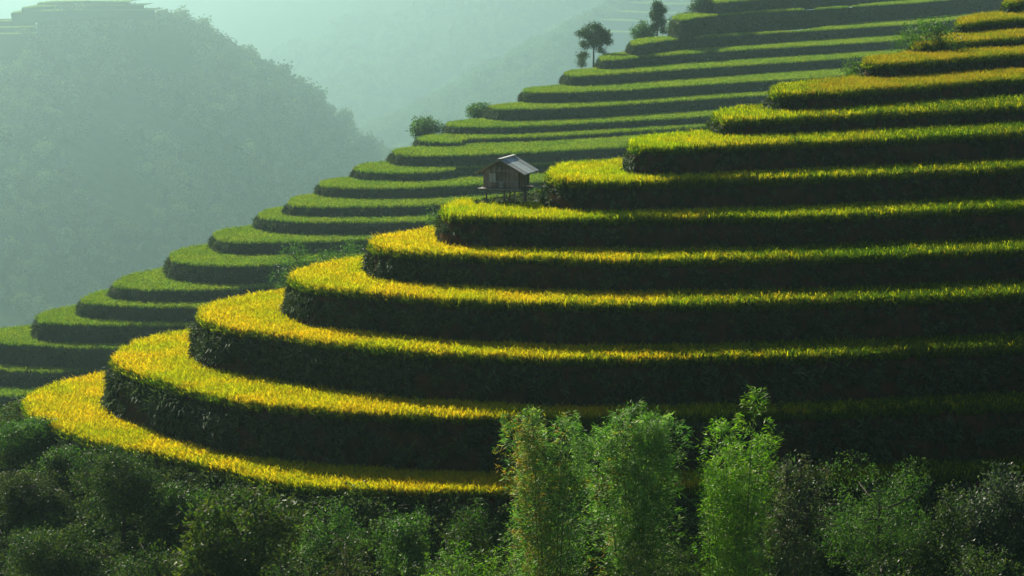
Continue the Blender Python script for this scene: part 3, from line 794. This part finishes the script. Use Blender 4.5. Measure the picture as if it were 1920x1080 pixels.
fg('bush', 'bush', 'olive green bush at the foot of the broad bamboo clump', 1245, 965, 98, 140, bamboo, n=8000, cols=[(0.08, 0.13, 0.02), (0.1, 0.15, 0.025), (0.13, 0.15, 0.03)], seed=7, leaf=0.18, wood='culm', culms=9, taper=0.8, group=SHR)
fg('bush', 'bush', 'fresh green bush at the bottom below the bright bamboo', 1350, 985, 96, 140, bamboo, n=8000, cols=BRIGHTG, seed=8, leaf=0.18, wood='culm', culms=9, taper=0.8, group=SHR)
fg('bush', 'bush', 'yellowish narrow-leaved bush with sparse top shoots, bottom right of the bamboos', 1470, 972, 97, 170, bamboo, n=8500, cols=[(0.07, 0.1, 0.03), (0.1, 0.13, 0.035)], seed=9, leaf=0.19, wood='culm', culms=9, taper=0.7, group=SHR)
fg('bush', 'bush', 'rounded green bush cut by the bottom edge, left of the bamboo clumps', 822, 1016, 100, 140, bamboo, n=8000, cols=BRIGHTG+MIDG, seed=10, leaf=0.17, wood='culm', culms=9, taper=0.8, group=SHR)
fg('bush', 'bush', 'brighter green bush touching the dry-leaved bamboo at the bottom edge', 925, 1010, 99, 140, bamboo, n=8000, cols=BRIGHTG, seed=11, leaf=0.19, wood='culm', culms=9, taper=0.7, group=SHR)
fg('small_tree', 'tree', 'large dark round-topped tree standing under the tip of the lowest terrace', 225, 838, 112, 190, broadleaf, n=16000, leaf=0.15, cols=DARKG, seed=12, lumps=40, group=SHR)
fg('small_tree', 'tree', 'dark olive tree at the bottom left corner', 62, 890, 106, 170, broadleaf, n=12000, leaf=0.15, cols=[(0.05, 0.06, 0.02), (0.06, 0.07, 0.022), (0.04, 0.055, 0.02)], seed=14, lumps=34, group=SHR)
fg('small_tree', 'tree', 'dark tree low in the corner in front of the olive one', 95, 985, 98, 190, broadleaf, n=10000, leaf=0.15, cols=DARKG, seed=15, lumps=30, group=SHR)
fg('small_tree', 'tree', 'open tree with long layered leaves, right of the large round-topped tree', 445, 925, 104, 210, broadleaf, n=8500, leaf=0.36, lw=0.35, cols=[(0.05, 0.09, 0.015), (0.07, 0.11, 0.02), (0.1, 0.11, 0.02)], seed=16, lumps=26, k=0.3, group=SHR)
fg('shrub', 'shrub', 'brownish shrub near the bottom edge with rust-tipped leaves', 640, 1000, 101, 170, broadleaf, n=9000, leaf=0.14, cols=[(0.05, 0.08, 0.02), (0.08, 0.065, 0.025), (0.05, 0.07, 0.02)], seed=17, group=SHR)
fg('shrub', 'shrub', 'pale-leaved shrub just below the grass edge, fourth bush left of the bamboo', 615, 935, 114, 130, broadleaf, n=7000, leaf=0.16, cols=MIDG, seed=18, group=SHR)
fg('shrub', 'shrub', 'low shrub with pale top shoots midway between the left trees and the bamboo', 765, 950, 113, 130, broadleaf, n=7000, leaf=0.16, cols=MIDG, seed=19, group=SHR)
fg('shrub', 'shrub', 'small dark shrub close against the left of the dry-leaved bamboo', 880, 945, 114, 110, broadleaf, n=6000, leaf=0.15, cols=DARKG+MIDG[:1], seed=20, group=SHR)
fg('shrub', 'shrub', 'shaded shrub filling the gap behind the long-leaved tree', 345, 905, 116, 140, broadleaf, n=7000, leaf=0.17, cols=DARKG+MIDG, seed=21, group=SHR)
fg('shrub', 'shrub', 'leafy shrub beneath the leftmost point of the lowest terrace', 40, 790, 128, 150, broadleaf, n=8000, leaf=0.17, cols=MIDG, seed=22, group=SHR)
fg('shrub', 'shrub', 'shrub between the leftmost leafy one and the large round-topped tree', 120, 835, 120, 130, broadleaf, n=7000, leaf=0.16, cols=MIDG+DARKG, seed=23, group=SHR)
fg('shrub', 'shrub', 'drooping shrub hanging in front of the right end of the lowest terrace', 1780, 905, 110, 150, broadleaf, n=6000, leaf=0.17, cols=DARKG, seed=24, group=SHR)
fg('shrub', 'shrub', 'low dark shrub behind the stems of the two large bamboo clumps', 1110, 960, 113, 160, broadleaf, n=6000, leaf=0.16, cols=DARKG, seed=25, group=SHR)
fg('bush', 'bush', 'black-green bush filling the bottom right corner', 1850, 1010, 98, 260, broadleaf, n=9000, leaf=0.16, cols=DARKG, seed=26, group=SHR)
fg('bush', 'bush', 'dark low bush right of the yellowish narrow-leaved one', 1640, 1000, 99, 220, broadleaf, n=9000, leaf=0.16, cols=DARKG, seed=27, group=SHR)
fg('bush', 'bush', 'low dark bush at the bottom edge below the long-leaved tree', 300, 1010, 98, 200, broadleaf, n=9000, leaf=0.15, cols=DARKG, seed=28, group=SHR)
fg('bush', 'bush', 'dark bush at the bottom edge between the brownish shrub and the long-leaved tree', 540, 1030, 99, 140, broadleaf, n=7000, leaf=0.15, cols=DARKG, seed=29, group=SHR)

# undergrowth on the slope under the lowest terrace
gx, gy = np.meshgrid(np.arange(-46, 40, 0.42), np.arange(84, 165, 0.42))
X = np.c_[gx.ravel(), gy.ravel()] + RNG.uniform(-0.3, 0.3, (gx.size, 2))
X = X[~inside(polyT, X)]
dd = seg_dist(T_PX[0]['line'], X)
X = X[dd < 34]; z = terrain_h(X)
px, py = to_px(np.c_[X, z]); k = (px > -250) & (px < 2170) & (py < 1500); X = X[k]; z = z[k]
n = len(X); nz = np.array([noise.noise(Vector((p[0]*0.4, p[1]*0.4, 2))) for p in X])
und_src = []
for j in range(4):
    r = np.random.default_rng(300+j)
    if j < 2:
        V, F, C = crown(r, lumpy(r, (0, 0, 0.45), (0.6, 0.6, 0.5), 6, 0.5), 420, 0.15, 0.45, MIDG+DARKG)
    else:
        V, F, C = blades(34, 0.3, 1.1, 0.07, 0.8, WEEDC, droop=0.6, segs=3, seed=310+j)
    und_src.append((V, F, C))
ux, uy = 2.0, 118.0
sources('under', 'undergrowth_tuft', None, (ux, uy, gh(ux, uy)), und_src, M['weed'])
for o in [o for o in bpy.data.objects if o.name.startswith('undergrowth_tuft')]: tag(o, 'leafy tuft within the dark undergrowth', 'undergrowth', 'undergrowth tufts')
o = scatter('undergrowth', np.c_[X, z], np.c_[RNG.normal(0, 0.2, n), RNG.normal(0, 0.2, n), RNG.uniform(0, 6.28, n)], RNG.uniform(0.7, 1.3, n)*(1+0.5*nz), 4, SRC['under'][0])
tag(o, 'dark tangled undergrowth covering the slope below the lowest terrace', 'undergrowth')

# ---- trees on the far hillside
def on_b(i, px, py): return at_z(px, py, B_PX[i]['z'] - RICE_H*1.1)
def bt(name, cat, label, px, ybase, ytop, wpx, i, seed, d_add=0, **kw):
    p = on_b(i, px, ybase)
    if d_add: p = at_y(px, ybase, p[1]+d_add)
    H = (ybase - ytop)*p[1]/FPX
    return add_tree(name, cat, label, p[0], p[1], p[2]+H, wpx*p[1]/FPX, broadleaf, seed=seed, ground_z=p[2], **kw)
FT = 'trees and shrubs along the edge of the far hillside'
bt('round_tree', 'tree', 'lone dark round-crowned tree silhouetted against the haze', 1113, 123, 36, 72, 17, 41, n=8500, leaf=0.4, low=0.22, blobs=[(0, .8, .26, .17), (-.2, .7, .2, .14), (.2, .68, .18, .14), (.28, .56, .11, .09), (.05, .52, .2, .12), (-.12, .45, .15, .1), (-.24, .2, .12, .07), (.16, .33, .07, .06)], group=FT)
bt('slim_tree', 'tree', 'tall oval dark tree rising from the shrubs near the top', 1232, 66, 2, 38, 19, 42, n=6500, leaf=0.4, low=0.12, blobs=[(-.04, .85, .17, .12), (.08, .72, .2, .15), (-.08, .58, .19, .14), (.04, .42, .17, .13), (-.06, .24, .12, .1), (.16, .16, .1, .08)], group=FT)
bt('shrub', 'shrub', 'dark shrub just left of the tall oval tree', 1205, 88, 38, 46, 18, 43, d_add=6, n=3200, leaf=0.45, low=0.02, trunk=True, group=FT, cols=MIDG)
bt('shrub', 'shrub', 'low shrub right of the tall oval tree', 1272, 66, 24, 40, 19, 44, d_add=4, n=2600, leaf=0.45, low=0.0, group=FT, cols=MIDG)
bt('shrub', 'shrub', 'dark rounded shrub spilling down the tall bank right of the tall oval tree', 1300, 62, 22, 50, 19, 61, d_add=1, n=4200, leaf=0.4, low=0.0, group=FT, cols=DARKG)
bt('shrub', 'shrub', 'wide dark shrub on the same bank, farther right', 1345, 60, 28, 56, 19, 62, d_add=1, n=4200, leaf=0.4, low=0.0, group=FT, cols=DARKG)
bt('shrub', 'shrub', 'shrub growing on the highest far terraces at the top edge', 1313, 30, -12, 46, 20, 45, d_add=4, n=3000, leaf=0.45, low=0.0, group=FT, cols=DARKG)
bt('shrub', 'shrub', 'leafy shrub at the terrace edge above and left of the hut', 800, 270, 212, 62, 12, 46, d_add=14, n=4500, leaf=0.42, low=0.0, group=FT, cols=MIDG)
bt('shrub', 'shrub', 'low half-hidden shrub behind the terrace edge above the hut', 900, 228, 193, 52, 14, 47, d_add=12, n=2800, leaf=0.42, low=0.0, group=FT, cols=MIDG)
bt('shrub', 'shrub', 'small dark shrub under the round-crowned tree, at its left', 1090, 128, 108, 24, 17, 48, d_add=2, n=900, leaf=0.26, low=0.0, group=FT, cols=DARKG)
# shrubs in the fold between the two hills
def fold(label, px, ytop, d, wpx, seed, hgt, **kw):
    p = at_y(px, ytop, d)
    return add_tree('shrub', 'shrub', label, p[0], p[1], p[2], wpx*d/FPX, broadleaf, seed=seed, ground_z=p[2]-hgt, group='shrubs in the fold between the two hills', **kw)
fold('feathery green shrub behind the tip of the fifth near terrace', 650, 448, 215, 110, 51, 7, n=4500, leaf=0.3, lw=0.3, cols=[(0.06, 0.12, 0.03), (0.08, 0.15, 0.04)])
fold('feathery shrub leaning left out of the fold toward the overgrown far bank', 560, 456, 220, 90, 52, 7, n=3400, leaf=0.3, lw=0.3, cols=[(0.06, 0.12, 0.03), (0.08, 0.15, 0.04)])
fold('small green shrub peeping beside the tip of the hut terrace', 822, 388, 190, 40, 53, 5, n=1600, leaf=0.26, lw=0.35, cols=MIDG)
fold('pale feathery shrub behind the ochre terraces near the top right', 1740, 32, 200, 110, 54, 5, n=2600, leaf=0.3, lw=0.3, cols=MIDG)
fold('small feathery shrub beside the end of the ochre terrace with a bushy end', 1608, 106, 190, 50, 55, 4, n=1500, leaf=0.26, lw=0.3, cols=MIDG)
fold('dark shrub at the foot of the terrace beside the hut', 1005, 352, 182, 34, 56, 2.5, n=1300, leaf=0.2, lw=0.4, cols=MIDG)

# ---- wooded hills far behind
def far_tree(seed, n=900):
    r = np.random.default_rng(seed)
    bl = lumpy(r, (0, 0, 3.6), (3.0, 3.0, 3.2), 9, 0.5)
    return crown(r, bl, n, 0.95, 0.7, [(0.07, 0.12, 0.035), (0.09, 0.14, 0.04), (0.05, 0.09, 0.035)], up=0.5)
protos = []
ridge_pts = np.array(LEFT_RIDGE)[2:-2]
s = np.r_[0, np.cumsum(np.linalg.norm(np.diff(ridge_pts[:, :2], axis=0), axis=1))]
far_meshes = [np_mesh('crown', *far_tree(500+j)[:2], M['far_leaf'], far_tree(500+j)[2]) for j in range(5)]
trunk_me = branches(4.5, 1.5, np.random.default_rng(3), 3, 0.22).build('trunk', M['bark']).data
bpy.data.objects.remove(bpy.data.objects['trunk'] if 'trunk' in bpy.data.objects and bpy.data.objects['trunk'].data == trunk_me else [o for o in bpy.data.objects if o.data == trunk_me][0])
src_objs = []
for j in range(46):
    u = s[-1]*(j+0.5)/46 + RNG.normal(0, 8.0)
    x = np.interp(u, s, ridge_pts[:, 0]) + RNG.normal(0, 4); y = np.interp(u, s, ridge_pts[:, 1]) + RNG.normal(0, 14)-14
    root = empty('ridge_tree', (x, y, gh(x, y)-0.4), RNG.uniform(0, 6.28)); k = RNG.uniform(0.8, 1.5); k *= RNG.uniform(1.4, 2.5); root.scale = (k, k, k*RNG.uniform(0.9, 1.3))
    tag(root, 'hazy tree on the sunlit crest of the distant wooded ridge', 'tree', 'trees along the crest of the distant ridge')
    c = link('crown', far_meshes[j % 5], root); link('trunk', trunk_me, root)
    if j < 5: src_objs.append(c)
SRC['wood'] = (scatter_group('scatter_wood', src_objs), 5)
gx, gy = np.meshgrid(np.arange(-1000, 1600, 16.0), np.arange(900, 6600, 16.0))
X = np.c_[gx.ravel(), gy.ravel()] + RNG.uniform(-8, 8, (gx.size, 2))
z = terrain_h(X); px, py = to_px(np.c_[X, z])
k = ~((px < 66) & (py < 118)) & (px > -150) & (px < 1500) & (py < 800) & (py > -60) & ~inside(polyB, X) & (seg_dist(lineB, X) > 12)
X, z = X[k], z[k]
nz = np.array([noise.noise(Vector((p[0]*0.008, p[1]*0.008, 5))) for p in X])
k = nz > -0.28; X, z, nz = X[k], z[k], nz[k]
n = len(X)
o = scatter('woods', np.c_[X, z-0.8], np.c_[np.zeros(n), np.zeros(n), RNG.uniform(0, 6.28, n)], RNG.uniform(0.9, 2.7, n)*(1+0.4*nz)*np.clip(X[:, 1]/2300, 0.8, 1.7), 5, SRC['wood'][0])
tag(o, 'dense hazy woods covering the distant hills', 'woods')

# terraces on the distant ridge and spur
def distant_terrace(label, pts, d, drop, depth, group):
    z = at_y(pts[0][0], pts[0][1], d)[2]
    P = [at_z(x, y, z)[:2] for x, y in pts]
    L = smooth_line(P, 3.0)
    a = dict(z=z, line=L, vis=L, poly=np.vstack([L, L[::-1][:1]+[0, depth], L[:1]+[0, depth]]))
    root = empty('distant_terrace'); tag(root, label, 'rice terrace', group)
    bank, bed = terrace_mesh(a, z - drop, 1.5, M['far_bank'], M['soil'], 0.4, 0.1, rows=4)
    link('bank', bank, root); link('bed', bed, root)
    x0, x1 = L[:, 0].min(), L[:, 0].max(); y0 = L[:, 1].min(); g = d/1600
    gx, gy = np.meshgrid(np.arange(x0, x1, g), np.arange(y0, y0+depth, g)); X = np.c_[gx.ravel(), gy.ravel()] + RNG.uniform(-.4, .4, (gx.size, 2))
    X = X[inside(a['poly'], X)]; X = X[seg_dist(L, X) < 0.006*d]; n = len(X)
    scatter('rice', np.c_[X, np.full(n, z-0.9)], np.c_[np.zeros((n, 2)), RNG.uniform(0, 6.28, n)], RNG.uniform(1.3, 1.9, n)*d/1700, SRC['green'][1], SRC['green'][0], root)
g1 = 'pale terraces on the crest of the distant ridge'
for j, (lab, pts) in enumerate([
    ('lowest of the pale terraces in the top left corner', [(62, 98), (20, 96), (-60, 97)]),
    ('second lowest pale terrace in the top left corner', [(66, 62), (30, 63), (-60, 64)]),
    ('third lowest pale terrace in the top left corner', [(66, 50), (30, 51), (-60, 52)]),
    ('fourth lowest pale terrace in the top left corner', [(66, 38), (30, 39), (-60, 40)]),
    ('long pale terrace along the crest of the distant ridge, lowest of the crest three', [(290, 18), (200, 18), (80, 20), (20, 24)]),
    ('middle long pale terrace on the crest of the distant ridge', [(270, 9), (180, 9), (90, 11), (40, 15)]),
    ('highest pale terrace on the crest of the distant ridge', [(240, 3), (180, 2), (110, 3), (70, 6)])]):
    distant_terrace(lab, pts, 2700 + j*24, (18, 25, 12, 12, 12, 10, 8)[j], 80, g1)
g2 = 'faint terraces on the spur behind the lone tree'
for j, (lab, pts) in enumerate([
    ('lowest faint terrace behind the lone round-crowned tree', [(1400, 66), (1250, 62), (1150, 60), (1092, 58)]),
    ('second faint terrace on the spur behind the lone round-crowned tree', [(1400, 44), (1250, 41), (1170, 39), (1108, 36)]),
    ('third faint terrace on the spur behind the lone round-crowned tree', [(1400, 28), (1250, 25), (1180, 23), (1124, 19)]),
    ('highest faint terrace on the spur at the top edge', [(1400, 11), (1250, 8), (1200, 6), (1142, 2)])]):
    distant_terrace(lab, pts, 4520 + j*75, 36, 180, g2)

# ------------------------------------------------------------------ hut
M['old_sheet'] = rough_material('old_roof_sheet', [(0.3, (0.26, 0.3, 0.28)), (0.55, (0.42, 0.46, 0.43)), (0.75, (0.26, 0.15, 0.09))], 2.2, rough=0.7, bump=0.1, spec=0.3)
def build_hut():
    root = empty('stilt_hut', tuple(HUT_POS), HUT_YAW)
    tag(root, 'small weathered wooden hut on stilts with a pale sheet-metal gable roof', 'hut')
    S = HUT_POS[1]/FPX                                  # metres per photo pixel at the hut
    W, Lh = 66*S, 2.15                                  # body width, length
    zf = 1.36; zw = zf + 32*S; za = zf + 52*S           # floor, wall top, apex
    wd, pw = M['wood'], M['pale_wood']
    # posts
    for x, y in ((-W/2+0.12, -Lh/2+0.08), (-W/2+0.7, Lh/2-0.1), (W/2-0.25, -Lh/2+0.08), (W/2-0.1, Lh/2-0.15), (W/2+0.32, -Lh/2+0.5), (-0.1, Lh/2-0.1)):
        MB().tube([(x, y, -0.35), (x+random.uniform(-.03, .03), y, zf*0.6), (x, y, zf-0.1)], [0.07, 0.062, 0.06], 7).build('stilt', wd, root)
    MB().tube([(W/2+0.75, -Lh/2+0.3, 0.0+1.0), (W/2+0.3, -Lh/2+0.45, 1.28)], [0.035, 0.035], 6).build('brace', wd, root)
    # floor beams and deck
    for y in (-Lh/2+0.05, 0.0, Lh/2-0.05):
        MB().tube([(-W/2-0.45, y, zf-0.12), (W/2+0.45, y, zf-0.14)], [0.05, 0.055], 6).build('floor_beam', wd, root)
    nd = 12
    for k in range(nd):
        y = -Lh/2-0.32 + (Lh+0.5)*(k+0.5)/nd
        MB().box((random.uniform(-0.05, 0.05), y, zf-0.05), (W+0.62+random.uniform(0, 0.18), (Lh+0.5)/nd-0.012, 0.035)).build('deck_board', pw if k == 0 else wd, root)
    # gable walls of upright boards
    def board_wall(n, width, y, gable, skip=None):
        bw = width/n
        for k in range(n):
            x = -width/2 + bw*(k+0.5)
            top = zw + ((za-zw)*(1-abs(x)/(width/2)) - 0.05 if gable else 0)
            segs = [(zf, top)]
            if skip and skip[0] <= k < skip[1]: segs = [(zf, skip[2]), (skip[3], top)]
            for a, b in segs:
                if b-a < 0.06: continue
                a2 = a - (0 if a > zf else 0.0)
                MB().box((x, y+random.uniform(-0.006, 0.006), (a2+b)/2), (bw-0.012, 0.025, b-a2), None).build('plank', wd, root)
    board_wall(18, W, -Lh/2, True, (3, 6, zf+0.42, zf+0.98))
    board_wall(14, W, Lh/2, True)
    for sx in (-1, 1):
        n = 13
        for k in range(n):
            y = -Lh/2 + Lh*(k+0.5)/n
            if sx == 1 and k in (6, 7): continue          # dark gap of a small side opening
            MB().box((sx*(W/2+0.0), y, (zf+zw)/2), (0.025, Lh/n-0.012, zw-zf)).build('plank', wd, root)
    # cross rails, corner posts
    for z in (zf+0.46, zw+0.02):
        MB().box((0, -Lh/2-0.03, z), (W+0.05, 0.03, 0.045)).build('rail', pw if z < zw else wd, root)
    for sx in (-1, 1):
        for sy in (-1, 1):
            MB().box((sx*(W/2+0.03), sy*(Lh/2+0.035), (zf+zw)/2), (0.07, 0.06, zw-zf+0.05)).build('corner_post', wd, root)
    # window shutter and door board
    fr = MB().box((-W/2+4.5*W/18, -Lh/2-0.035, zf+0.7), (3*W/18+0.05, 0.04, 0.62)).build('shutter', pw, root)
    MB().box((-W/2+4.5*W/18, -Lh/2-0.065, zf+0.7), (0.03, 0.02, 0.58)).build('batten', wd, fr)
    dr = MB().box((0.03, -Lh/2-0.04, zf+0.25), (0.30, 0.035, 0.48)).build('door', pw, root)
    MB().box((0.03, -Lh/2-0.068, zf+0.25), (0.28, 0.02, 0.03)).build('batten', wd, dr)
    for k, x in enumerate((-0.62, -0.48, -0.1, 0.5, 0.66, 0.8)):
        MB().box((x, -Lh/2-0.022, zw+0.14 - abs(x)*0.2), (0.05, 0.02, 0.3)).build('board_strip', pw, root)
    # roof: corrugated sheets on both slopes
    y0, y1 = -Lh/2-0.30, Lh/2+0.50
    slope = (za-zw)/(W/2)
    for sx, ex in ((-1, W/2+0.62), (1, W/2+0.60)):
        for k in range(4):
            ya, yb = y0+(y1-y0)*k/4 - 0.03, y0+(y1-y0)*(k+1)/4 + 0.03
            nu, nv = 24, 6; V = []; F = []
            lift = 0.012*(k % 2)
            for i in range(nv+1):
                u = i/nv; x = sx*ex*u
                for j in range(nu+1):
                    y = ya + (yb-ya)*j/nu
                    zc = za + 0.09 - slope*abs(x)*0.88 + 0.018*math.cos(j*math.pi) + lift
                    V.append((x, y, zc))
            for i in range(nv):
                for j in range(nu):
                    a = i*(nu+1)+j; F.append((a, a+1, a+nu+2, a+nu+1))
            m = len(V); V += [(v[0], v[1], v[2]-0.012) for v in V]; F += [tuple(m+q for q in f[::-1]) for f in F]
            me = np_mesh('roof_sheet', np.array(V), np.array(F), M['old_sheet' if (k + (sx > 0)) % 3 == 1 else 'sheet']); link('roof_sheet', me, root)
        for yy in (y0+0.05, 0, y1-0.08):
            MB().tube([(0, yy, za+0.02), (sx*ex*0.98, yy, za+0.04-slope*ex*0.88*0.98-0.05)], [0.035, 0.035], 6).build('rafter', wd, root)
    MB().box((0, (y0+y1)/2, za+0.145), (0.26, y1-y0+0.04, 0.02)).build('ridge_cap', M['pale_wood'], root)
build_hut()

# ------------------------------------------------------------------ haze
m, t, out = new_mat('haze')
pv = t.nodes.new('ShaderNodeVolumePrincipled')
pv.inputs['Density'].default_value = HAZE_DENSITY
pv.inputs['Color'].default_value = (0.60, 0.91, 0.92, 1)
pv.inputs['Anisotropy'].default_value = 0.82
t.links.new(pv.outputs[0], out.inputs['Volume'])
ztop = 45.0
hz = MB().box((0, 6200, (-646+ztop)/2), (12600, 13600, ztop+646)).build('haze', m)
hz['kind'] = 'stuff'; tag(hz, 'pale morning haze filling the valley', 'haze')
SKYTOP = max(v.co.z for v in ground.data.vertices)
print('terrain top', SKYTOP, 'bottom', min(v.co.z for v in ground.data.vertices))
print('T z', [round(a['z'], 1) for a in T_PX]); print('B z', [round(a['z'], 1) for a in B_PX])
print('T y', [round(float(a['vis'][:, 1].min()), 0) for a in T_PX]); print('B y', [round(float(a['vis'][:, 1].min())) for a in B_PX])
